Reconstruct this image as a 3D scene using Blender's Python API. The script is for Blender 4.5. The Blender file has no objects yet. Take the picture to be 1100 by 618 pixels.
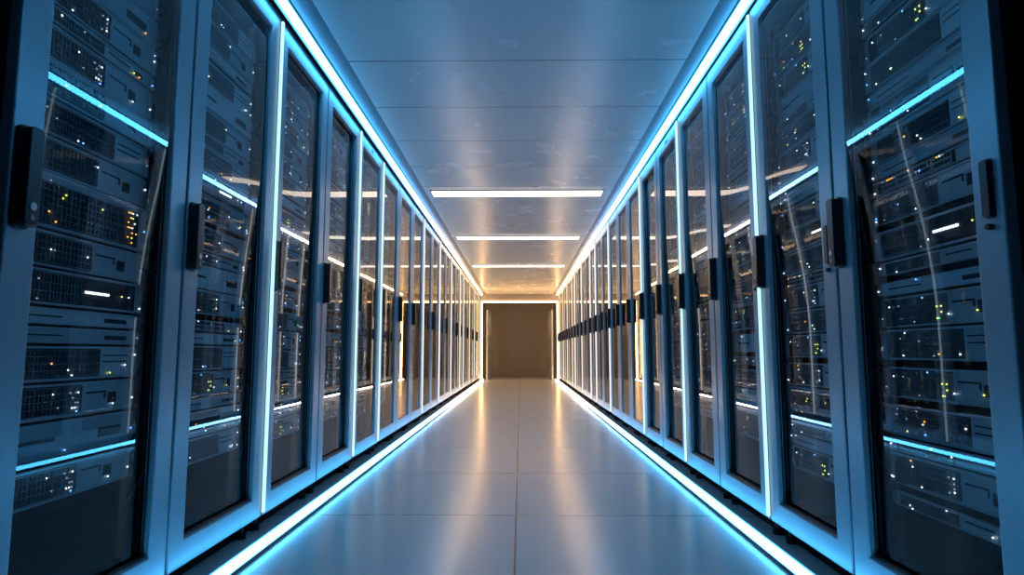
import bpy, bmesh, math, random
from mathutils import Vector, Matrix
random.seed(11)
SC = bpy.context.scene
COL = SC.collection
PI = math.pi

# ------------------------------------------------------------------ layout
F_PX = 660.0
CAM_Z = 0.72
XL, XR = 1.03, 0.97            # distance of the two rows' door faces from the camera axis
BASE, TOP = 0.07, 2.157        # underside and top of the cabinets
CEIL = 2.20
END = 15.72                    # end wall
L_EDGE, L_W = 1.187, 0.66
R_EDGE, R_W1, R_W = 1.215, 0.665, 0.60
D_SRV = 0.07                   # the servers' fronts behind the door face

# ------------------------------------------------------------------ materials
def mat(name, col, rough=0.5, metal=0.0, spec=0.5, bump=None, noise=None):
    m = bpy.data.materials.new(name); m.use_nodes = True
    nt = m.node_tree; b = nt.nodes['Principled BSDF']
    b.inputs['Base Color'].default_value = (*col, 1)
    b.inputs['Roughness'].default_value = rough
    b.inputs['Metallic'].default_value = metal
    b.inputs['Specular IOR Level'].default_value = spec
    if noise:
        sc, amt = noise
        tc = nt.nodes.new('ShaderNodeTexCoord'); n = nt.nodes.new('ShaderNodeTexNoise')
        n.inputs['Scale'].default_value = sc; n.inputs['Detail'].default_value = 4
        nt.links.new(tc.outputs['Object'], n.inputs['Vector'])
        mr = nt.nodes.new('ShaderNodeMapRange')
        mr.inputs['To Min'].default_value = rough - amt; mr.inputs['To Max'].default_value = rough + amt
        nt.links.new(n.outputs['Fac'], mr.inputs['Value']); nt.links.new(mr.outputs['Result'], b.inputs['Roughness'])
    if bump:
        sc, st = bump
        tc = nt.nodes.new('ShaderNodeTexCoord'); n = nt.nodes.new('ShaderNodeTexNoise')
        n.inputs['Scale'].default_value = sc
        nt.links.new(tc.outputs['Object'], n.inputs['Vector'])
        bp = nt.nodes.new('ShaderNodeBump'); bp.inputs['Strength'].default_value = st; bp.inputs['Distance'].default_value = 0.002
        nt.links.new(n.outputs['Fac'], bp.inputs['Height']); nt.links.new(bp.outputs['Normal'], b.inputs['Normal'])
    return m

def emit(name, col, strength, sample=True):
    m = bpy.data.materials.new(name); m.use_nodes = True
    nt = m.node_tree; nt.nodes.clear()
    e = nt.nodes.new('ShaderNodeEmission'); o = nt.nodes.new('ShaderNodeOutputMaterial')
    e.inputs['Color'].default_value = (*col, 1); e.inputs['Strength'].default_value = strength
    nt.links.new(e.outputs[0], o.inputs['Surface'])
    if not sample:
        m.cycles.emission_sampling = 'NONE'
    return m

def strip_mat(name, stops, strength):
    """Coloured light strip, ice blue near; doorway glow put into its warm far colours."""
    m = bpy.data.materials.new(name); m.use_nodes = True
    nt = m.node_tree; nt.nodes.clear()
    e = nt.nodes.new('ShaderNodeEmission'); o = nt.nodes.new('ShaderNodeOutputMaterial')
    g = nt.nodes.new('ShaderNodeNewGeometry'); s = nt.nodes.new('ShaderNodeSeparateXYZ')
    mr = nt.nodes.new('ShaderNodeMapRange'); mr.inputs['From Min'].default_value = 0; mr.inputs['From Max'].default_value = 16
    r = nt.nodes.new('ShaderNodeValToRGB')
    el = r.color_ramp.elements
    while len(el) < len(stops): el.new(0.5)
    for x, (p, c) in zip(el, stops):
        x.position = p / 16.0
    for x, (p, c) in zip(el, stops):
        x.color = (*c, 1)
    e.inputs['Strength'].default_value = strength
    nt.links.new(g.outputs['Position'], s.inputs[0]); nt.links.new(s.outputs['Y'], mr.inputs['Value'])
    nt.links.new(mr.outputs['Result'], r.inputs['Fac']); nt.links.new(r.outputs['Color'], e.inputs['Color'])
    nt.links.new(e.outputs[0], o.inputs['Surface'])
    return m

def glass_mat():
    m = bpy.data.materials.new('smoked_glass'); m.use_nodes = True
    nt = m.node_tree; nt.nodes.clear()
    o = nt.nodes.new('ShaderNodeOutputMaterial'); mx = nt.nodes.new('ShaderNodeMixShader')
    t = nt.nodes.new('ShaderNodeBsdfTransparent'); t.inputs['Color'].default_value = (0.86, 0.88, 0.90, 1)
    g = nt.nodes.new('ShaderNodeBsdfGlossy'); g.inputs['Roughness'].default_value = 0.0
    g.inputs['Color'].default_value = (1, 1, 1, 1)
    f = nt.nodes.new('ShaderNodeFresnel'); f.inputs['IOR'].default_value = 1.36
    # both faces of the pane reflect: 2F / (1 + F)
    ad = nt.nodes.new('ShaderNodeMath'); ad.operation = 'ADD'; ad.inputs[1].default_value = 1.0
    dv = nt.nodes.new('ShaderNodeMath'); dv.operation = 'DIVIDE'
    mu = nt.nodes.new('ShaderNodeMath'); mu.operation = 'MULTIPLY'; mu.inputs[1].default_value = 2.0; mu.use_clamp = True
    nt.links.new(f.outputs[0], ad.inputs[0]); nt.links.new(f.outputs[0], dv.inputs[0]); nt.links.new(ad.outputs[0], dv.inputs[1])
    nt.links.new(dv.outputs[0], mu.inputs[0]); nt.links.new(mu.outputs[0], mx.inputs['Fac'])
    nt.links.new(t.outputs[0], mx.inputs[1]); nt.links.new(g.outputs[0], mx.inputs[2])
    nt.links.new(mx.outputs[0], o.inputs['Surface'])
    return m

def seam_mat(name, col, rough, seam_y, seam_y0, seam_x0, seam_w, seam_col, rough2=None, nscale=3.0, spec=0.5, tone=0.0):
    """Panels with thin dark joints: cross joints every seam_y metres from seam_y0, one lengthwise joint at seam_x0 (or none)."""
    m = bpy.data.materials.new(name); m.use_nodes = True
    nt = m.node_tree; b = nt.nodes['Principled BSDF']; L = nt.links.new
    def M(op, a, c=None):
        n = nt.nodes.new('ShaderNodeMath'); n.operation = op
        for k, v in ((0, a), (1, c)):
            if v is None: continue
            if isinstance(v, (int, float)): n.inputs[k].default_value = v
            else: L(v, n.inputs[k])
        return n.outputs[0]
    tc = nt.nodes.new('ShaderNodeTexCoord'); s = nt.nodes.new('ShaderNodeSeparateXYZ')
    L(tc.outputs['Object'], s.inputs[0])
    u = M('DIVIDE', M('SUBTRACT', s.outputs['Y'], seam_y0), seam_y)
    fr = M('FRACT', u)
    d = M('MULTIPLY', M('MINIMUM', fr, M('SUBTRACT', 1.0, fr)), seam_y)
    mask = M('LESS_THAN', d, seam_w)
    if seam_x0 is not None:
        v = M('DIVIDE', M('SUBTRACT', s.outputs['X'], seam_x0), 0.92)
        fx = M('FRACT', v)
        dx = M('MULTIPLY', M('MINIMUM', fx, M('SUBTRACT', 1.0, fx)), 0.92)
        mask = M('MAXIMUM', mask, M('LESS_THAN', dx, seam_w))
    mix = nt.nodes.new('ShaderNodeMix'); mix.data_type = 'RGBA'
    L(mask, mix.inputs['Factor']); mix.inputs['A'].default_value = (*col, 1); mix.inputs['B'].default_value = (*seam_col, 1)
    L(mix.outputs['Result'], b.inputs['Base Color'])
    n = nt.nodes.new('ShaderNodeTexNoise'); n.inputs['Scale'].default_value = nscale; n.inputs['Detail'].default_value = 5
    L(tc.outputs['Object'], n.inputs['Vector'])
    mr = nt.nodes.new('ShaderNodeMapRange'); mr.inputs['To Min'].default_value = rough - 0.015; mr.inputs['To Max'].default_value = rough + 0.015
    L(n.outputs['Fac'], mr.inputs['Value']); L(mr.outputs['Result'], b.inputs['Roughness'])
    b.inputs['Specular IOR Level'].default_value = spec
    bp = nt.nodes.new('ShaderNodeBump'); bp.invert = True; bp.inputs['Strength'].default_value = 0.4; bp.inputs['Distance'].default_value = 0.002
    L(mask, bp.inputs['Height']); L(bp.outputs['Normal'], b.inputs['Normal'])
    return m

NEAR = (0.058, 0.39, 0.80); MID = (0.20, 0.38, 0.66); PALE = (0.80, 0.62, 0.50); WARM = (0.95, 0.58, 0.29)
M = {}
M['floor'] = seam_mat('floor_tile', (0.60, 0.61, 0.63), 0.225, 0.95, 2.806, -0.02, 0.004, (0.05, 0.05, 0.06), spec=0.75)
M['ceiling'] = seam_mat('ceiling_panel', (0.58, 0.60, 0.63), 0.27, 0.60, 3.0, None, 0.004, (0.05, 0.06, 0.08), spec=0.75)
M['dark_border'] = mat('dark_border', (0.06, 0.075, 0.10), 0.45, 0.3)
M['wall'] = mat('wall_paint', (0.30, 0.27, 0.25), 0.55, bump=(60, 0.1))
M['dark_wall'] = mat('dark_wall_paint', (0.10, 0.12, 0.15), 0.6, bump=(60, 0.1))
M['recess_wall'] = mat('recess_wall_paint', (0.30, 0.26, 0.22), 0.5, bump=(60, 0.1))
M['frame'] = mat('door_frame_paint', (0.34, 0.39, 0.44), 0.31, 0.3, noise=(18, 0.04))
M['body'] = mat('cabinet_body', (0.008, 0.010, 0.014), 0.6, 0.0, spec=0.2)
M['rail'] = mat('rail_steel', (0.22, 0.25, 0.30), 0.35, 0.7)
M['black'] = mat('black_plastic', (0.010, 0.011, 0.014), 0.32, 0.0, noise=(40, 0.05))
M['chrome'] = mat('lock_metal', (0.5, 0.52, 0.55), 0.3, 0.9)
M['chassis'] = mat('server_chassis', (0.035, 0.04, 0.05), 0.5, 0.1, spec=0.3)
M['plate'] = mat('server_plate', (0.55, 0.58, 0.63), 0.42, 0.3, noise=(30, 0.06))
M['light_plate'] = mat('server_light_plate', (0.70, 0.72, 0.76), 0.42, 0.3, noise=(30, 0.06))
M['bay'] = mat('drive_bay_mesh', (0.28, 0.30, 0.34), 0.5, 0.0, spec=0.3)
M['ear_label'] = mat('ear_label', (0.45, 0.55, 0.75), 0.5)
M['void'] = mat('recess_black', (0.006, 0.007, 0.009), 0.6)
M['cable'] = mat('cable_sheath', (0.018, 0.02, 0.026), 0.45)
M['casing'] = mat('strip_casing', (0.05, 0.06, 0.075), 0.4, 0.6)
M['glass'] = glass_mat()
M['strip'] = strip_mat('aisle_light_strip', ((0, NEAR), (4.4, NEAR), (6.8, MID), (9.0, PALE), (11.5, WARM)), 25.0)
M['floor_strip'] = strip_mat('floor_light_strip', ((0, NEAR), (4.4, NEAR), (7.0, MID), (9.5, (0.95, 0.80, 0.74)), (14.0, (1.2, 0.86, 0.60))), 21.0)
M['edge_strip'] = strip_mat('edge_light_strip', ((0, (0.45, 0.82, 1.0)), (2.6, (0.48, 0.84, 1.0)), (5.0, (0.6, 0.85, 1.0)), (8.0, (1.0, 0.90, 0.86)), (13.0, (1.1, 0.80, 0.52))), 1.3)
M['bar'] = emit('ceiling_bar_light', (1.0, 0.84, 0.70), 2.6)
M['door_light'] = emit('doorway_light', (1.0, 0.54, 0.20), 14.0)
for k, c, s in (('led_white', (0.75, 0.9, 1.0), 3.0), ('led_blue', (0.12, 0.4, 1.0), 3.5), ('led_amber', (1.0, 0.42, 0.08), 2.6),
                ('led_yellow', (0.85, 1.0, 0.16), 2.2), ('led_green', (0.15, 1.0, 0.35), 1.8), ('led_red', (1.0, 0.2, 0.25), 2.0),
                ('led_dim', (0.45, 0.6, 0.75), 0.7)):
    M[k] = emit(k, c, s, sample=False)

# ------------------------------------------------------------------ mesh builder
class MB:
    def __init__(s): s.v = []; s.f = []; s.m = []; s.mats = []
    def mi(s, m):
        if m not in s.mats: s.mats.append(m)
        return s.mats.index(m)
    def box(s, x0, x1, y0, y1, z0, z1, m):
        b = len(s.v); k = s.mi(m)
        s.v += [(x, y, z) for x in (x0, x1) for y in (y0, y1) for z in (z0, z1)]
        for q in ((0, 1, 3, 2), (4, 6, 7, 5), (0, 4, 5, 1), (2, 3, 7, 6), (0, 2, 6, 4), (1, 5, 7, 3)):
            s.f.append(tuple(b + i for i in q)); s.m.append(k)
        return s
    def cyl_x(s, x0, x1, y, z, r, m, n=14):
        b = len(s.v); k = s.mi(m)
        for x in (x0, x1):
            s.v += [(x, y + r * math.cos(2 * PI * i / n), z + r * math.sin(2 * PI * i / n)) for i in range(n)]
        for i in range(n):
            j = (i + 1) % n
            s.f.append((b + i, b + j, b + n + j, b + n + i)); s.m.append(k)
        s.f.append(tuple(b + i for i in reversed(range(n)))); s.m.append(k)
        s.f.append(tuple(b + n + i for i in range(n))); s.m.append(k)
        return s
    def cyl_z(s, z0, z1, x, y, r, m, n=14):
        b = len(s.v); k = s.mi(m)
        for z in (z0, z1):
            s.v += [(x + r * math.cos(2 * PI * i / n), y + r * math.sin(2 * PI * i / n), z) for i in range(n)]
        for i in range(n):
            j = (i + 1) % n
            s.f.append((b + i, b + j, b + n + j, b + n + i)); s.m.append(k)
        s.f.append(tuple(b + i for i in reversed(range(n)))); s.m.append(k)
        s.f.append(tuple(b + n + i for i in range(n))); s.m.append(k)
        return s
    def prism_x(s, pts, x0, x1, m):
        """pts: outline in (y, z), counter-clockwise seen from +x."""
        b = len(s.v); k = s.mi(m); n = len(pts)
        s.v += [(x0, *p) for p in pts] + [(x1, *p) for p in pts]
        for i in range(n):
            j = (i + 1) % n
            s.f.append((b + i, b + j, b + n + j, b + n + i)); s.m.append(k)
        s.f.append(tuple(b + i for i in reversed(range(n)))); s.m.append(k)
        s.f.append(tuple(b + n + i for i in range(n))); s.m.append(k)
        return s
    def frame(s, x0, x1, y0, y1, z0, z1, wy0, wy1, wz0, wz1, m):
        """A closed rectangular ring in the y-z plane."""
        b = len(s.v); k = s.mi(m)
        o = [(y0, z0), (y1, z0), (y1, z1), (y0, z1)]
        i_ = [(y0 + wy0, z0 + wz0), (y1 - wy1, z0 + wz0), (y1 - wy1, z1 - wz1), (y0 + wy0, z1 - wz1)]
        for x in (x0, x1):
            s.v += [(x, *p) for p in o] + [(x, *p) for p in i_]
        for i in range(4):
            j = (i + 1) % 4
            s.f += [(b + 8 + i, b + 8 + j, b + 12 + j, b + 12 + i), (b + i, b + 4 + i, b + 4 + j, b + j),
                    (b + i, b + j, b + 8 + j, b + 8 + i), (b + 4 + i, b + 12 + i, b + 12 + j, b + 4 + j)]
            s.m += [k] * 4
        return s
    def mesh(s, name, bevel=0, seg=2):
        me = bpy.data.meshes.new(name)
        me.from_pydata(s.v, [], s.f)
        for m in s.mats: me.materials.append(M[m])
        me.polygons.foreach_set('material_index', s.m)
        bm = bmesh.new(); bm.from_mesh(me)
        bmesh.ops.recalc_face_normals(bm, faces=bm.faces)
        if bevel:
            es = [e for e in bm.edges if len(e.link_faces) == 2 and e.calc_face_angle(0) > 0.7]
            bmesh.ops.bevel(bm, geom=es, offset=bevel, segments=seg, profile=0.5, affect='EDGES', clamp_overlap=True)
        bm.to_mesh(me); bm.free(); me.update()
        return me
    def build(s, name, parent=None, bevel=0, seg=2):
        return link(name, s.mesh(name, bevel, seg), parent)

def link(name, me, parent=None):
    o = bpy.data.objects.new(name, me); COL.objects.link(o)
    if parent: o.parent = parent
    return o
def empty(name, loc=(0, 0, 0), rz=0.0):
    o = bpy.data.objects.new(name, None); COL.objects.link(o)
    o.empty_display_size = 0.1; o.location = loc; o.rotation_euler = (0, 0, rz)
    return o
def tag(o, label=None, cat=None, group=None, kind=None):
    if label: o['label'] = label
    if cat: o['category'] = cat
    if group: o['group'] = group
    if kind: o['kind'] = kind
    return o
ORD = ['zeroth', 'first', 'second', 'third', 'fourth', 'fifth', 'sixth', 'seventh', 'eighth', 'ninth', 'tenth', 'eleventh', 'twelfth', 'thirteenth', 'fourteenth',
       'fifteenth', 'sixteenth', 'seventeenth', 'eighteenth', 'nineteenth', 'twentieth', 'twenty-first', 'twenty-second', 'twenty-third', 'twenty-fourth',
       'twenty-fifth', 'twenty-sixth', 'twenty-seventh', 'twenty-eighth', 'twenty-ninth', 'thirtieth', 'thirty-first', 'thirty-second']

# ------------------------------------------------------------------ camera
cam = bpy.data.cameras.new('camera'); camo = bpy.data.objects.new('camera', cam); COL.objects.link(camo)
cam.sensor_width = 36; cam.lens = F_PX / 1100 * 36; cam.clip_start = 0.02
PITCH = math.atan((378 - 309) / F_PX); YAW = math.atan((559 - 550) / F_PX)
camo.location = (0, 0, CAM_Z); camo.rotation_euler = (PI / 2 + PITCH, 0, YAW)
SC.camera = camo
def project(p):
    v = Matrix.Rotation(YAW, 3, 'Z') @ Matrix.Rotation(PI / 2 + PITCH, 3, 'X')
    c = v.transposed() @ (Vector(p) - Vector((0, 0, CAM_Z)))
    return 550 + F_PX * c.x / -c.z, 309 - F_PX * c.y / -c.z

# ------------------------------------------------------------------ setting
def struct(name, mb, **k): return tag(mb.build(name, **k), kind='structure')
struct('floor', MB().box(-2.4, 2.4, -2.2, 18.0, -0.1, 0, 'floor'))
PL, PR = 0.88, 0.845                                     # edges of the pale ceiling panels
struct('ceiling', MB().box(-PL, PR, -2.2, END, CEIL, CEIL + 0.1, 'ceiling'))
struct('ceiling_border_1', MB().box(-2.4, -PL, -2.2, END, CEIL + 0.004, CEIL + 0.1, 'dark_border'))  # outer ceiling band, coloured darker than the panels
struct('ceiling_border_2', MB().box(PR, 2.4, -2.2, END, CEIL + 0.004, CEIL + 0.1, 'dark_border'))
struct('trim_3', MB().box(-XL - 0.5, -XL - 0.012, L_EDGE, END, TOP + 0.002, CEIL + 0.004, 'dark_border'))
struct('trim_4', MB().box(XR + 0.012, XR + 0.5, R_EDGE, END, TOP + 0.002, CEIL + 0.004, 'dark_border'))
struct('wall_left', MB().box(-2.4, -2.3, -2.2, END, 0, CEIL + 0.1, 'dark_wall'))
struct('wall_right', MB().box(2.3, 2.4, -2.2, END, 0, CEIL + 0.1, 'dark_wall'))
struct('wall_rear', MB().box(-2.4, 2.4, -2.3, -2.2, 0, CEIL + 0.1, 'dark_wall'))
OL, OR, OT = -1.005, 0.970, 2.01                        # doorway opening in the end wall
w = MB().box(-2.4, OL, END, END + 0.12, 0, CEIL + 0.1, 'wall').box(OR, 2.4, END, END + 0.12, 0, CEIL + 0.1, 'wall')
w.box(OL, OR, END, END + 0.12, OT, CEIL + 0.1, 'wall'); struct('wall_end', w)
struct('wall_recess', MB().box(-1.12, 1.1, 17.75, 17.85, 0, CEIL, 'recess_wall'))
struct('wall_recess_left', MB().box(-1.12, -1.01, END + 0.12, 17.75, 0, CEIL, 'wall'))
struct('wall_recess_right', MB().box(0.975, 1.08, END + 0.12, 17.75, 0, CEIL, 'wall'))
struct('ceiling_recess', MB().box(-1.12, 1.1, END + 0.12, 17.85, 2.16, CEIL, 'wall'))
struct('trim_5', MB().box(OL, OR, END + 0.02, END + 0.09, 0, 0.006, 'rail'))

# light frame round the doorway
t = tag(empty('doorway_light', (0, END, 0)), 'warm glowing light frame around the dark doorway at the end of the aisle', 'light frame')
lw = 0.036
MB().box(OL + 0.001, OL + lw, -0.03, 0.02, 0.007, OT - 0.001, 'door_light').build('light_tube', t)
MB().box(OR - lw, OR - 0.001, -0.03, 0.02, 0.007, OT - 0.001, 'door_light').build('light_tube', t)
MB().box(OL + lw + 0.001, OR - lw - 0.001, -0.03, 0.02, OT - lw, OT - 0.001, 'door_light').build('light_tube', t)
# the two open leaves inside
for s, x, side in ((1, -0.86, 'left'), (-1, 0.82, 'right')):
    t = tag(empty('door_leaf', (x, END + 0.16, 0), -s * 0.075), 'pale open door leaf folded back against the %s wall inside the end doorway' % side, 'door', 'open door leaves at the aisle end')
    MB().box(-0.02, 0.02, 0, 0.80, 0.008, 1.80, 'frame').build('panel', t, bevel=0.004)
    MB().box(s * 0.02, s * 0.024, 0.12, 0.68, 1.15, 1.70, 'plate').build('window_panel', t)
    h = MB().cyl_x(min(s * 0.02, s * 0.05), max(s * 0.02, s * 0.05), 0.72, 0.95, 0.012, 'chrome').box(min(s * .04, s * .055), max(s * .04, s * .055), 0.62, 0.73, 0.94, 0.96, 'chrome')
    h.build('handle', t)

# continuous strips along the aisle
def strip(name, x, s, y0, y1, z0, z1, w, up, label, cat, m):
    t = tag(empty(name, (x, y0, z0)), label, cat, 'long light strips of the aisle')
    L = y1 - y0; h = z1 - z0
    o = w / 2                                             # s: the side on which the aisle lies
    lip = (lambda a, b: (min(s * a, s * b), max(s * a, s * b)))
    if up:                                                # on the floor: dark channel, low aisle lip; taller lip added to shade doors
        c = MB().box(-o - 0.004, o + 0.004, 0, L, 0, 0.006, 'casing')
        c.box(*lip(o + 0.0005, o + 0.004), 0, L, 0.006, 0.014, 'casing').box(*lip(-o - 0.004, -o - 0.0005), 0, L, 0.006, 0.036, 'casing').build('casing', t)
        MB().box(-o, o, 0, L, 0.006, h, m).build('diffuser', t, bevel=0.003)
    else:                                                 # under the ceiling: channel, its cabinet-side lip added to shade the door frames
        c = MB().box(-o - 0.004, o + 0.004, 0, L, h - 0.006, h, 'casing')
        c.box(*lip(-o - 0.004, -o - 0.0005), 0, L, -0.012, h - 0.006, 'casing').build('casing', t)
        MB().box(-o, o, 0, L, 0, h - 0.006, m).build('diffuser', t, bevel=0.003)
strip('floor_light_strip', -0.945, 1, 1.1, END - 0.04, 0.0, 0.032, 0.032, True, 'glowing light strip on the floor along the foot of the left-hand cabinets', 'light strip', 'floor_strip')
strip('floor_light_strip', 0.893, -1, 1.1, END - 0.04, 0.0, 0.032, 0.032, True, 'glowing light strip on the floor along the foot of the right-hand cabinets', 'light strip', 'floor_strip')
strip('ceiling_light_strip', -0.995, 1, 1.1, END - 0.04, 2.166, CEIL + 0.003, 0.026, False, 'glowing light strip under the ceiling along the top of the left-hand cabinets', 'light strip', 'strip')
strip('ceiling_light_strip', 0.947, -1, 1.1, END - 0.04, 2.166, CEIL + 0.003, 0.026, False, 'glowing light strip under the ceiling along the top of the right-hand cabinets', 'light strip', 'strip')

for y, which in ((5.62, 'widest in view, first along the aisle'), (7.87, 'the middle one of the three'), (10.5, 'the one closest to the end doorway')):
    t = tag(empty('ceiling_light', (-0.03, y, CEIL)), 'white bar light across the ceiling, ' + which, 'ceiling light', 'bar lights across the ceiling')
    MB().box(-0.80, 0.80, -0.095, 0.095, -0.006, -0.0005, 'casing').build('mount', t)
    MB().box(-0.79, 0.79, -0.085, 0.085, -0.018, -0.006, 'bar').build('diffuser', t, bevel=0.004)

# ------------------------------------------------------------------ cabinet
CACHE = {}
def ring(pts): return pts
def cabinet_meshes(W):
    if W in CACHE: return CACHE[W]
    d = {}; h2 = W / 2; g = 0.006                         # g: half the joint between two doors
    z0, z1 = 0.0, TOP - BASE
    b = MB()
    b.box(-1.05, -0.03, -h2 + 0.002, -h2 + 0.016, 0, z1, 'body').box(-1.05, -0.03, h2 - 0.016, h2 - 0.002, 0, z1, 'body')
    b.box(-1.05, -0.03, -h2 + 0.016, h2 - 0.016, 0, 0.02, 'body').box(-1.05, -0.03, -h2 + 0.016, h2 - 0.016, z1 - 0.02, z1, 'body')
    b.box(-1.05, -1.035, -h2 + 0.016, h2 - 0.016, 0.02, z1 - 0.02, 'body')
    d['body'] = b.mesh('body')
    d['plinth'] = MB().box(-1.0, -0.07, -h2 + 0.01, h2 - 0.01, -BASE + 0.0005, -0.0005, 'body').mesh('plinth')
    d['foot'] = MB().cyl_z(-BASE + 0.0005, -0.045, -0.05, 0, 0.018, 'black').cyl_z(-0.045, -0.001, -0.05, 0, 0.008, 'rail').mesh('foot')
    # perforated rail
    r = MB(); n = 60; p = 1.94 / n
    for (a, c) in ((0.243, 0.252), (0.262, 0.276)):
        r.box(-0.005, 0, a, c, 0, 1.94, 'rail')
    for i in range(n + 1):
        zz = min(i * p, 1.94 - 0.008); r.box(-0.0045, -0.0005, 0.252, 0.262, zz, zz + p * 0.5 if i < n else 1.94, 'rail')
    r.box(-0.04, -0.005, 0.272, 0.276, 0, 1.94, 'rail')
    d['rail+'] = r.mesh('mounting_rail')
    r2 = MB(); r2.v = [(x, -y, z) for x, y, z in r.v]; r2.f = r.f; r2.m = r.m; r2.mats = r.mats
    d['rail-'] = r2.mesh('mounting_rail')
    # door
    f = MB(); ws, wb, wt = 0.082, 0.080, 0.088
    f.frame(-0.028, 0, -h2 + g, h2 - g, z0, z1, ws, ws, wb, wt, 'frame')
    d['door'] = f.mesh('door', bevel=0.004)
    gk = MB().frame(-0.0195, -0.0165, -h2 + g + ws - 0.004, h2 - g - ws + 0.004, z0 + wb - 0.004, z1 - wt + 0.004, 0.012, 0.012, 0.012, 0.012, 'black')
    d['gasket'] = gk.mesh('gasket')
    # pane: slightly bowed sheet
    ya, yb, za, zb = -h2 + g + ws - 0.001, h2 - g - ws + 0.001, z0 + wb - 0.001, z1 - wt + 0.001
    NY, NZ = 14, 48
    d['pane_box'] = (ya, yb, za, zb)
    # handle: tall black lever box with rounded ends and a lock
    def handle(yc, zc, w, h, t):
        o = []
        r_ = w * 0.28
        for cx, cz, a0 in ((w / 2 - r_, h / 2 - r_, 0), (-w / 2 + r_, h / 2 - r_, 90), (-w / 2 + r_, -h / 2 + r_, 180), (w / 2 - r_, -h / 2 + r_, 270)):
            o += [(yc + cx + r_ * math.cos(math.radians(a0 + k * 30)), zc + cz + r_ * math.sin(math.radians(a0 + k * 30))) for k in range(4)]
        m = MB().prism_x(o, 0.0005, t * 0.35, 'black')
        o2 = [(yc + (y - yc) * 0.84, zc + (z - zc) * 0.965) for y, z in o]
        m.prism_x(o2, t * 0.35, t, 'black')
        return m
    zc = CAM_Z + 0.358 - BASE
    h = handle(-h2 + 0.034, zc, 0.044, 0.216, 0.032)
    d['handle'] = h.mesh('handle', bevel=0.002)
    d['lock'] = MB().cyl_x(0.0322, 0.0345, -h2 + 0.034, zc - 0.062, 0.0085, 'chrome').cyl_x(0.0322, 0.034, -h2 + 0.034, zc - 0.085, 0.006, 'rail').mesh('lock')
    la = handle(h2 - 0.040, CAM_Z + 0.335 - BASE, 0.026, 0.125, 0.012)
    la.cyl_x(0.001, 0.013, h2 - 0.040, CAM_Z + 0.255 - BASE, 0.007, 'black')
    d['latch'] = la.mesh('latch', bevel=0.001)
    d['hinge'] = MB().cyl_z(-0.03, 0.03, 0.001, h2 - 0.0062, 0.006, 'rail').mesh('hinge')
    d['led'] = MB().box(0.001, 0.013, h2 - 0.0065, h2 + 0.0065, 0.015, z1 - 0.02, 'edge_strip').mesh('edge_light', bevel=0.002)
    d['led_base'] = MB().box(-0.010, 0.001, h2 - 0.0055, h2 + 0.0055, 0.015, z1 - 0.02, 'casing').mesh('edge_channel')
    d['badge'] = MB().box(0.0002, 0.003, -0.02, 0.02, z1 - 0.05, z1 - 0.038, 'black').mesh('badge')
    CACHE[W] = d
    return d

# some panes lean into the aisle, bent to lift the strips' reflections
LEAN = {('left', 1): 0.062, ('left', 2): 0.043, ('left', 3): 0.021, ('left', 4): 0.006,
        ('right', 1): 0.079, ('right', 2): 0.069, ('right', 3): 0.044, ('right', 4): 0.036, ('right', 5): 0.026, ('right', 6): 0.010}
def smooth(a, b, x):
    t = min(max((x - a) / (b - a), 0), 1); return t * t * (3 - 2 * t)
def lean_profile():
    zs = []; acc = 0.0; n = 2200; lo, hi = 0.0, 2.2
    for i in range(n + 1):
        z = lo + (hi - lo) * i / n
        acc += min(max((z - 0.72) / 0.40, 0), 1) * (1 - smooth(1.29, 1.42, z)) * (hi - lo) / n
        zs.append(acc)
    def at(z):
        u = min(max((z - lo) / (hi - lo) * n, 0), n - 1e-6); i = int(u)
        return zs[i] + (zs[i + 1] - zs[i]) * (u - i)
    return at
PROFILE = lean_profile()
def pane_mesh(side, idx, box):
    near = far = LEAN.get((side, idx), 0.0)
    key = (side, near, far, box)
    if key in CACHE: return CACHE[key]
    ya, yb, za, zb = box
    NY, NZ = (6, 110) if near else (2, 4)
    v = []; fc = []
    top = PROFILE(zb)
    for i in range(NZ + 1):
        for j in range(NY + 1):
            y = ya + (yb - ya) * j / NY; z = za + (zb - za) * i / NZ
            a = (y - ya) / (yb - ya)
            if side == 'right': a = 1 - a
            v.append(((-0.031 if near else -0.011) + (near + (far - near) * a) * PROFILE(z) * 0.999, y, z))
    for i in range(NZ):
        for j in range(NY):
            q = i * (NY + 1) + j
            fc.append((q, q + 1, q + NY + 2, q + NY + 1))
    me = bpy.data.meshes.new('glass_pane'); me.from_pydata(v, [], fc); me.materials.append(M['glass'])
    me.polygons.foreach_set('use_smooth', [True] * len(fc)); me.update()
    CACHE[key] = me
    return me

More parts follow.
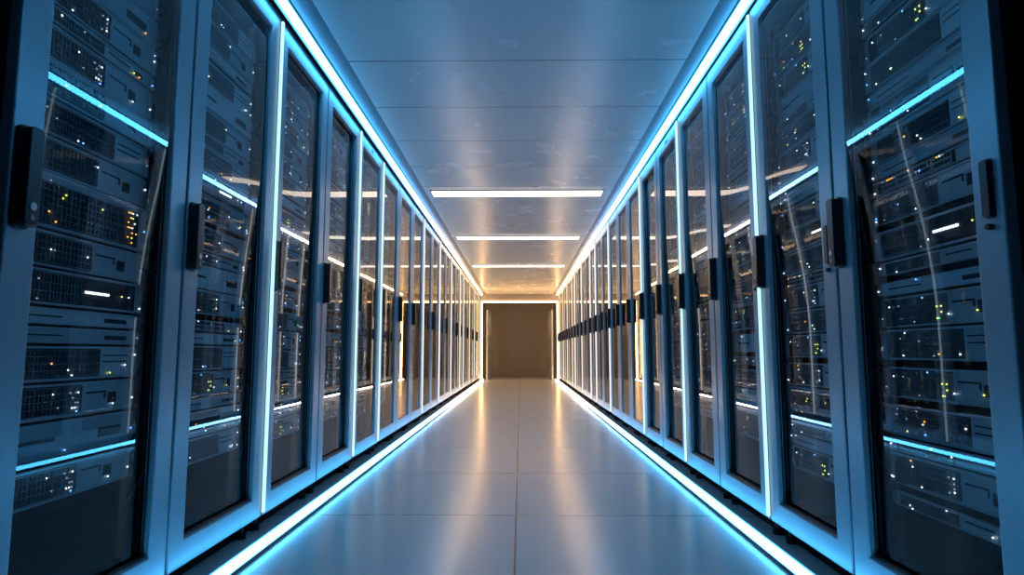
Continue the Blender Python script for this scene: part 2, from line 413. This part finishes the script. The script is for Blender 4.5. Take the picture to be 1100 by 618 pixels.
def make_cabinet(side, idx, yc, W, led, near_led):
    """One glazed cabinet; local +x looks into the aisle, local -y carries the handle."""
    d = cabinet_meshes(W)
    t = empty('server_cabinet', ((-XL if side == 'left' else XR), yc, BASE), 0 if side == 'left' else PI)
    n = ORD[idx]
    pos = 'nearest' if idx == 1 else ('last' if idx == N_LAST[side] else n)
    extra = ' with a lit edge' if led else ''
    where = 'nearest the camera' if idx == 1 else ('last before the end doorway' if idx == N_LAST[side] else n + ' from the near end')
    tag(t, 'server cabinet%s, %s, %s-hand row' % (extra, where, side), 'server cabinet', 'server cabinets of the %s-hand row' % side)
    link('body', d['body'], t); link('plinth', d['plinth'], t)
    for sy in (-1, 1):
        f = link('foot', d['foot'], t); f.location.y = sy * (W / 2 - 0.06)
    for k in ('rail+', 'rail-'):
        r = link('mounting_rail', d[k], t); r.location = (-D_SRV - 0.004, 0, 0.07)
    dr = link('door', d['door'], t)
    link('glass_pane', pane_mesh(side, idx, d['pane_box']), dr); link('gasket', d['gasket'], dr)
    link('handle', d['handle'], dr)
    if idx <= 6: link('lock', d['lock'], dr)
    if side == 'right' and idx <= 3: link('latch', d['latch'], dr)
    if side == 'left' and idx == 5 or side == 'right' and idx == 5: link('badge', d['badge'], dr)
    if led:
        e = link('edge_light', d['led'], t); c = link('edge_channel', d['led_base'], e)
        if side == 'right':
            e.location.y = -W; 
    return t

N_LAST = {'left': 22, 'right': 24}
LED = {'left': {2, 4, 5, 8, 10, 12, 14, 15, 17, 19, 21}, 'right': {2, 4, 6, 9, 11, 12, 14, 16, 17, 19, 21, 23}}
CABS = []
y = L_EDGE
for i in range(1, 23):
    CABS.append(('left', i, y + L_W / 2, L_W)); y += L_W
y = R_EDGE
for i in range(1, 25):
    W = R_W1 if i == 1 else R_W
    CABS.append(('right', i, y + W / 2, W)); y += W
for side, i, yc, W in CABS:
    make_cabinet(side, i, yc, W, i in LED[side], i - 1 in LED[side])

# ------------------------------------------------------------------ servers
U = 0.0445
def dots(mb, pts, s=0.0032):
    for y, z, m in pts:
        mb.box(0.004, 0.0062, y - s / 2, y + s / 2, z - s / 2, z + s / 2, m)

def leds(rng, h, rich):
    """Status lamps of one unit: a few on each ear, some among the drives."""
    P = []
    for e in (-0.2315, 0.2315):
        for k in range(rng.choice([0, 1, 1, 2])):
            P.append((e + rng.uniform(-0.004, 0.004), h * rng.uniform(0.15, 0.85), rng.choice(['led_white', 'led_white', 'led_blue', 'led_dim', 'led_white', 'led_dim'])))
    for k in range((rich + 1) // 2):
        P.append((rng.uniform(-0.20, 0.05), h * rng.choice([0.14, 0.3, 0.5, 0.7, 0.88]), rng.choice(['led_white', 'led_white', 'led_dim', 'led_dim', 'led_dim', 'led_amber', 'led_white', 'led_blue'])))
    for k in range(rng.choice([0, 1, 2])):
        P.append((rng.uniform(0.12, 0.21), h * rng.uniform(0.15, 0.4), rng.choice(['led_yellow', 'led_white', 'led_amber', 'led_white'])))
    return P

def perforated(mb, y0, y1, z0, z1, ny, nz, m, x0=0.0, x1=0.005, t=0.0014):
    """A grid of bars over a dark recess."""
    mb.box(x0 - 0.004, x0 - 0.003, y0, y1, z0, z1, 'void')
    for i in range(ny + 1):
        y = y0 + (y1 - y0 - t) * i / ny; mb.box(x0 - 0.002, x1, y, y + t, z0, z1, m)
    for j in range(nz + 1):
        z = z0 + (z1 - z0 - t) * j / nz; mb.box(x0 - 0.002, x1 - 0.0006, y0, y1, z, z + t, m)

TEMPL = {}
def template(kind, var, full):
    key = (kind, var, full)
    if key in TEMPL: return TEMPL[key]
    rng = random.Random(hash((kind, var)) if False else (sum(ord(c) for c in kind) * 31 + var * 977))
    u = {'storage': 2, 'compute': 2, 'thin': 1, 'switch': 1, 'blank': 1, 'array': 3, 'wide_blank': 2, 'lightbar': 2}[kind]
    h = u * U - 0.007
    parts = []
    ch = MB().box(-0.62, -0.006, -0.2225, 0.2225, 0.0, h, 'chassis')
    def ear(s, m):
        e = MB().box(-0.006, 0.003, min(s * 0.2232, s * 0.241), max(s * 0.2232, s * 0.241), 0.002, h - 0.002, m)
        if u > 1:
            e.box(0.003, 0.0034, min(s * 0.226, s * 0.238), max(s * 0.226, s * 0.238), h * 0.16, h * 0.5, 'ear_label')
            e.cyl_x(0.003, 0.0045, s * 0.232, h * 0.84, 0.0035, 'chrome', 8)
        return e
    P = []
    extra = MB()                                          # faceplate details
    if kind == 'storage':
        pl = MB().box(-0.006, 0.0, -0.2225, -0.176, 0, h, 'chassis').box(-0.006, 0.001, 0.034, 0.2225, 0.003, h - 0.003, 'plate')
        pl.box(-0.006, 0.001, -0.176, 0.034, h - 0.006, h, 'plate').box(-0.006, 0.001, -0.176, 0.034, 0, 0.006, 'plate')
        pl.box(0.001, 0.0016, 0.05, 0.125, h * 0.62, h * 0.68, 'void').box(0.001, 0.0016, 0.118, 0.125, h * 0.45, h * 0.68, 'void')
        pl.box(0.001, 0.003, 0.135, 0.165, h * 0.28, h * 0.62, 'chassis').box(0.003, 0.0034, 0.140, 0.160, h * 0.34, h * 0.56, 'void')
        parts.append(('faceplate', pl))
        for k in range(8):
            y0 = -0.174 + k * 0.026
            b = MB(); perforated(b, y0 + 0.001, y0 + 0.0245, 0.009, h - 0.009, 2, 4, 'bay'); parts.append(('drive_bay', b))
        P = leds(rng, h, rng.choice([3, 5, 7, 9]))
        if var % 3 == 1:
            P += [(-0.01 + 0.009 * a, h * (0.25 + 0.15 * b_), rng.choice(['led_white', 'led_dim', 'led_dim'])) for a in range(4) for b_ in range(4) if rng.random() < 0.4]
    elif kind == 'compute':
        pl = MB().frame(-0.006, 0.001, -0.2225, 0.2225, 0, h, 0.012, 0.012, 0.006, 0.006, 'plate').box(-0.006, 0.001, 0.09, 0.2105, 0.006, h - 0.006, 'plate' if var % 2 else 'light_plate')
        pl.box(0.001, 0.0016, 0.10, 0.20, h * 0.70, h * 0.74, 'void').box(0.001, 0.0016, 0.10, 0.20, h * 0.5, h * 0.54, 'void')
        parts.append(('faceplate', pl))
        for k in range(4):
            for j in range(2):
                y0 = -0.208 + k * 0.0735; z0 = 0.008 + j * (h - 0.016) / 2
                b = MB(); perforated(b, y0 + 0.001, y0 + 0.0725, z0 + 0.001, z0 + (h - 0.016) / 2 - 0.001, 7, 2, 'bay'); parts.append(('drive_bay', b))
        P = leds(rng, h, rng.choice([4, 6, 8]))
        if var % 2:
            P += [(-0.208 + 0.0735 * k + 0.066, 0.016 + j * (h - 0.016) / 2, rng.choice(['led_white', 'led_amber', 'led_blue', 'led_dim', 'led_yellow'])) for k in range(4) for j in range(2) if rng.random() < 0.5]
    elif kind == 'lightbar':
        pl = MB().frame(-0.006, 0.001, -0.2225, 0.2225, 0, h, 0.01, 0.01, 0.006, 0.006, 'plate').box(-0.006, 0.001, 0.0, 0.2125, 0.006, h - 0.006, 'chassis')
        parts.append(('faceplate', pl))
        for k in range(6):
            y0 = -0.210 + k * 0.034
            b = MB(); perforated(b, y0 + 0.001, y0 + 0.033, 0.009, h - 0.009, 3, 3, 'bay'); parts.append(('drive_bay', b))
        parts.append(('light_bar', MB().box(0.001, 0.004, 0.012, 0.10, h * 0.46, h * 0.53, 'led_white')))
        P = leds(rng, h, 3) + [(0.15, h * 0.5, 'led_yellow'), (0.18, h * 0.5, 'led_white')]
    elif kind == 'thin':
        pl = MB().box(-0.006, 0.001, 0.02, 0.2225, 0.001, h - 0.001, 'plate').box(-0.006, 0.001, -0.2225, -0.205, 0.001, h - 0.001, 'plate')
        pl.box(0.001, 0.0016, 0.04, 0.13, h * 0.55, h * 0.66, 'void').box(0.001, 0.003, 0.15, 0.185, h * 0.3, h * 0.65, 'chassis')
        parts.append(('faceplate', pl))
        for k in range(4):
            y0 = -0.204 + k * 0.056
            b = MB(); perforated(b, y0 + 0.001, y0 + 0.055, 0.004, h - 0.004, 6, 2, 'bay'); parts.append(('drive_bay', b))
        P = leds(rng, h, rng.choice([2, 4, 5]))
    elif kind == 'switch':
        pl = MB().box(-0.006, 0.0, -0.2225, 0.2225, 0.0, h, 'chassis').box(0.0, 0.001, 0.10, 0.2225, 0.002, h - 0.002, 'plate')
        parts.append(('faceplate', pl))
        for k in range(4):
            y0 = -0.20 + k * 0.073
            b = MB().box(0.0005, 0.004, y0, y0 + 0.068, 0.005, h - 0.005, 'plate')
            for a in range(6):
                for j in range(2):
                    yy = y0 + 0.003 + a * 0.0107; zz = 0.008 + j * 0.014
                    b.box(0.004, 0.0045, yy, yy + 0.0085, zz, zz + 0.0095, 'void')
            parts.append(('port_block', b))
        P = leds(rng, h, 3)
        c = rng.choice(['led_yellow', 'led_amber', 'led_white'])
        P += [(-0.197 + k * 0.073 + a * 0.0107 + 0.006, h - 0.005, rng.choice([c, c, 'led_dim', 'led_white'])) for k in range(4) for a in range(6) if rng.random() < 0.2]
    elif kind == 'array':
        pl = MB().frame(-0.006, 0.001, -0.2225, 0.2225, 0, h, 0.012, 0.012, 0.008, 0.018, 'plate').box(-0.006, 0.0, 0.145, 0.2105, 0.008, h - 0.018, 'chassis')
        pl.box(0.0, 0.0012, 0.0, 0.11, h * 0.3, h * 0.33, 'plate')
        parts.append(('faceplate', pl))
        for k in range(12):
            y0 = -0.208 + k * 0.0292
            b = MB(); perforated(b, y0 + 0.001, y0 + 0.0282, 0.011, h - 0.021, 2, 6, 'bay'); parts.append(('drive_bay', b))
        P = leds(rng, h, 9)
        P += [(0.158 + 0.009 * a, h * (0.14 + 0.11 * b_), rng.choice(['led_amber', 'led_amber', 'led_yellow', 'led_white'])) for a in range(5) for b_ in range(7) if rng.random() < 0.5]
        P += [(-0.09 + rng.uniform(0, .01), h * 0.7, 'led_yellow'), (-0.09, h * 0.62, 'led_yellow'), (0.05, h * 0.66, 'led_yellow')]
    elif kind in ('blank', 'wide_blank'):
        pl = MB().box(-0.006, 0.0015, -0.2225, 0.2225, 0.001, h - 0.001, 'light_plate' if var % 2 else 'plate')
        pl.box(0.0015, 0.002, -0.19, -0.05, h * 0.45, h * 0.55, 'void').box(0.0015, 0.0022, 0.10, 0.19, h * 0.3, h * 0.6, 'chassis')
        parts.append(('faceplate', pl))
        P = leds(rng, h, rng.choice([0, 1, 2]))
    if var == 3 and kind in ('storage', 'compute'):
        P += [(0.0 + 0.008 * a, h * (0.2 + 0.18 * b_), rng.choice(['led_yellow', 'led_yellow', 'led_green', 'led_amber'])) for a in range(3) for b_ in range(3) if rng.random() < 0.7]
    parts[0][1].box(-0.006, 0.006, -0.2225, 0.2225, h - 0.0035, h, 'light_plate').box(0.0, 0.0045, -0.2225, 0.2225, 0, 0.0025, 'plate')
    lm = MB(); dots(lm, P)
    out = []
    if full:
        out.append(('chassis', ch.mesh('chassis'), None))
        for s in (-1, 1):
            out.append(('mounting_ear', ear(s, 'light_plate' if s > 0 else 'plate').mesh('mounting_ear'), None))
        for n, m in parts: out.append((n, m.mesh(n), None))
        out.append(('status_light_panel', lm.mesh('status_light_panel'), None))
    else:                                                 # too small in view to show its parts: one body and its lamps
        for s in (-1, 1):
            e = ear(s, 'plate'); merge(ch, e)
        for n, m in parts:
            if n != 'light_bar': merge(ch, m)
            else: merge(lm, m)
        out.append(('chassis', ch.mesh('rack_server'), None)); out.append(('status_light_panel', lm.mesh('status_light_panel'), None))
    TEMPL[key] = (u, out)
    return TEMPL[key]

def merge(a, b, off=(0, 0, 0), rot=False):
    n = len(a.v)
    a.v += [((-x if rot else x) + off[0], (-y if rot else y) + off[1], z + off[2]) for x, y, z in b.v]
    a.f += [tuple(i + n for i in q) for q in b.f]
    mp = [a.mi(m) for m in b.mats]
    a.m += [mp[i] for i in b.m]

DESC = {'storage': ('rack_server', 'black server with drive grid', 'server'),
        'compute': ('rack_server', 'dark server with two-tier drive bays', 'server'),
        'lightbar': ('rack_server', 'black server with white light bar', 'server'),
        'thin': ('rack_server', 'thin black server with grey faceplate', 'server'),
        'switch': ('network_switch', 'thin network switch with rows of ports', 'network switch'),
        'blank': ('blanking_panel', 'slim grey blanking panel', 'rack panel'),
        'wide_blank': ('blanking_panel', 'broad grey blanking panel', 'rack panel'),
        'array': ('disk_array', 'tall disk array with many lamps', 'disk array')}
# hand-set stacks of the two nearest cabinets, topmost first
STACK = {('left', 1): ['storage', 'wide_blank', 'storage', 'storage', 'wide_blank', 'storage', 'thin', 'storage', 'storage', 'compute', 'storage', 'array', 'storage', 'lightbar', 'blank', 'blank', 'compute', 'storage', 'wide_blank', 'storage', 'storage'],
         ('right', 1): ['compute', 'storage', 'compute', 'wide_blank', 'thin', 'storage', 'compute', 'blank', 'storage', 'compute', 'blank', 'switch', 'storage', 'lightbar', 'thin', 'blank', 'storage', 'compute', 'storage', 'compute', 'thin', 'storage']}
STACK[('right', 2)] = ['storage', 'compute', 'storage', 'wide_blank', 'thin', 'compute', 'storage', 'compute', 'blank', 'storage', 'lightbar', 'compute', 'switch', 'storage', 'compute', 'storage']
STACK[('left', 2)] = ['compute', 'storage', 'blank', 'compute', 'wide_blank', 'storage', 'thin', 'compute', 'lightbar', 'compute', 'storage', 'thin', 'wide_blank', 'storage', 'switch', 'blank', 'compute', 'storage', 'blank', 'compute']
UNITS = {'storage': 2, 'compute': 2, 'thin': 1, 'switch': 1, 'blank': 1, 'array': 3, 'wide_blank': 2, 'lightbar': 2}
bulk = MB()
n_servers = 0
for side, idx, yc, W in CABS:
    rng = random.Random(idx * 7 + (1000 if side == 'right' else 0))
    seq = list(STACK.get((side, idx), []))
    zt, zb = (2.075, 0.30) if idx == 1 else (1.99, rng.choice([0.30, 0.34, 0.28]))
    z = zt; seen = 0; k = 0
    X = (-XL - D_SRV) if side == 'left' else (XR + D_SRV)
    rz = 0 if side == 'left' else PI
    last = None
    while True:
        kind = seq[k] if k < len(seq) else rng.choice(['storage', 'storage', 'compute', 'compute', 'thin', 'switch', 'wide_blank', 'storage', 'compute', 'blank', 'array', 'thin'] if k % 4 else ['storage', 'compute'])
        if kind == last and kind in ('blank', 'wide_blank', 'array', 'lightbar') and not seq: kind = 'storage'
        last = kind
        u = UNITS[kind]; z -= u * U
        if z < zb: break
        var = rng.randrange(6)
        k += 1
        gapz = 0.014 if rng.random() < 0.22 else 0.0
        set_back = rng.choice([0, 0, 0.003, 0.006])
        x = X + (-set_back if side == 'left' else set_back)
        # does the frame see it?
        yf, yn = yc + 0.22, yc - 0.20
        tops = [project((x, yy, zz))[1] for yy in (yf,) for zz in (z, z + u * U)]
        inside = max(tops) > 4 and min(tops) < 612
        if idx <= 6 and inside and n_servers < 296:
            full = idx <= 2
            uu, parts = template(kind, var, full)
            seen += 1; n_servers += 1
            nm, ds, ct = DESC[kind]
            which = 'nearest' if idx == 1 else ORD[idx]
            lab = '%s, %s unit down, %s %s-hand cabinet' % (ds, ORD[seen], which, side)
            grp = 'units in the %s %s-hand cabinet' % (which, side)
            if full:
                t = empty(nm, (x, yc, z), rz)
                for pn, me, _ in parts: link(pn, me, t)
            else:
                t = link(nm, parts[0][1]); t.location = (x, yc, z); t.rotation_euler = (0, 0, rz)
                link(parts[1][0], parts[1][1], t)
            tag(t, lab, ct, grp)
        else:
            h = u * U - 0.004
            s = MB().box(-0.5, 0, -0.2225, 0.2225, 0, h, rng.choice(['chassis', 'chassis', 'plate'])).box(-0.006, 0.002, -0.241, -0.224, 0, h, 'plate').box(-0.006, 0.002, 0.224, 0.241, 0, h, 'plate')
            s.box(0, 0.002, 0.06, 0.21, 0.004, h - 0.004, 'plate').box(0, 0.001, -0.20, 0.04, 0.006, h - 0.006, 'void')
            dots(s, leds(rng, h, 4), 0.005)
            merge(bulk, s, (x, yc, z), side == 'right')
        z -= gapz
tag(bulk.build('distant_server_units'), 'dark server units in the cabinets further down both rows', 'servers', kind='stuff')

# ------------------------------------------------------------------ cables beside the servers of the near cabinets
def cable(name, pts, r, label, group):
    P = [Vector(p) for p in pts]; P = [2 * P[0] - P[1]] + P + [2 * P[-1] - P[-2]]
    C = []
    for i in range(1, len(P) - 2):
        for k in range(8):
            t = k / 8.0
            C.append(0.5 * (2 * P[i] + (P[i + 1] - P[i - 1]) * t + (2 * P[i - 1] - 5 * P[i] + 4 * P[i + 1] - P[i + 2]) * t * t + (3 * P[i] - P[i - 1] - 3 * P[i + 1] + P[i + 2]) * t ** 3))
    C.append(P[-2])
    v = []; f = []; n = 8
    for i, c in enumerate(C):
        d = (C[min(i + 1, len(C) - 1)] - C[max(i - 1, 0)]).normalized()
        a = d.cross(Vector((1, 0, 0.01))).normalized(); b = d.cross(a)
        v += [tuple(c + r * (math.cos(2 * PI * k / n) * a + math.sin(2 * PI * k / n) * b)) for k in range(n)]
        if i:
            q = (i - 1) * n
            f += [(q + k, q + (k + 1) % n, q + n + (k + 1) % n, q + n + k) for k in range(n)]
    f += [tuple(range(n)), tuple(range(len(v) - n, len(v)))]
    me = bpy.data.meshes.new(name); me.from_pydata(v, [], f); me.materials.append(M['cable'])
    me.polygons.foreach_set('use_smooth', [True] * len(f)); me.update()
    tag(link(name, me), label, 'cable', group)
for side, idx, yc, W in CABS:
    if idx > 2: continue
    rng = random.Random(idx * 13 + (5 if side == 'left' else 9))
    sx = -1 if side == 'left' else 1
    X0 = XL if side == 'left' else XR
    which = 'nearest' if idx == 1 else 'second'
    for c in range(5):
        z0 = 1.95 - c * 0.33 + rng.uniform(-0.05, 0.05)
        y0 = yc + 0.232
        ym = yc + W / 2 - 0.028
        pts = [(sx * (X0 + D_SRV - 0.006), y0, z0), (sx * (X0 + D_SRV - 0.016), y0 + (ym - y0) * 0.7, z0 - 0.02), (sx * (X0 + D_SRV - 0.012), ym, z0 - 0.11 - rng.uniform(0, .05)),
               (sx * (X0 + D_SRV - 0.016), ym - 0.012, z0 - 0.22), (sx * (X0 + D_SRV - 0.006), y0, z0 - 0.30)]
        cable('network_cable', pts, 0.0032, 'thin black cable looping beside the servers in the %s %s-hand cabinet, %s down' % (which, side, ORD[c + 1]), 'cables in the %s %s-hand cabinet' % (which, side))

# ------------------------------------------------------------------ world and view
wd = bpy.data.worlds.new('world'); SC.world = wd; wd.use_nodes = True
wd.node_tree.nodes['Background'].inputs['Color'].default_value = (0.02, 0.05, 0.10, 1)
wd.node_tree.nodes['Background'].inputs['Strength'].default_value = 0.2
SC.view_settings.view_transform = 'Standard'; SC.view_settings.look = 'None'
SC.view_settings.exposure = 0.0; SC.view_settings.gamma = 1.0; SC.view_settings.use_curve_mapping = False
SC.cycles.use_denoising = True
SC.cycles.max_bounces = 10; SC.cycles.diffuse_bounces = 4; SC.cycles.glossy_bounces = 6; SC.cycles.transparent_max_bounces = 24
SC.cycles.sample_clamp_indirect = 4.0
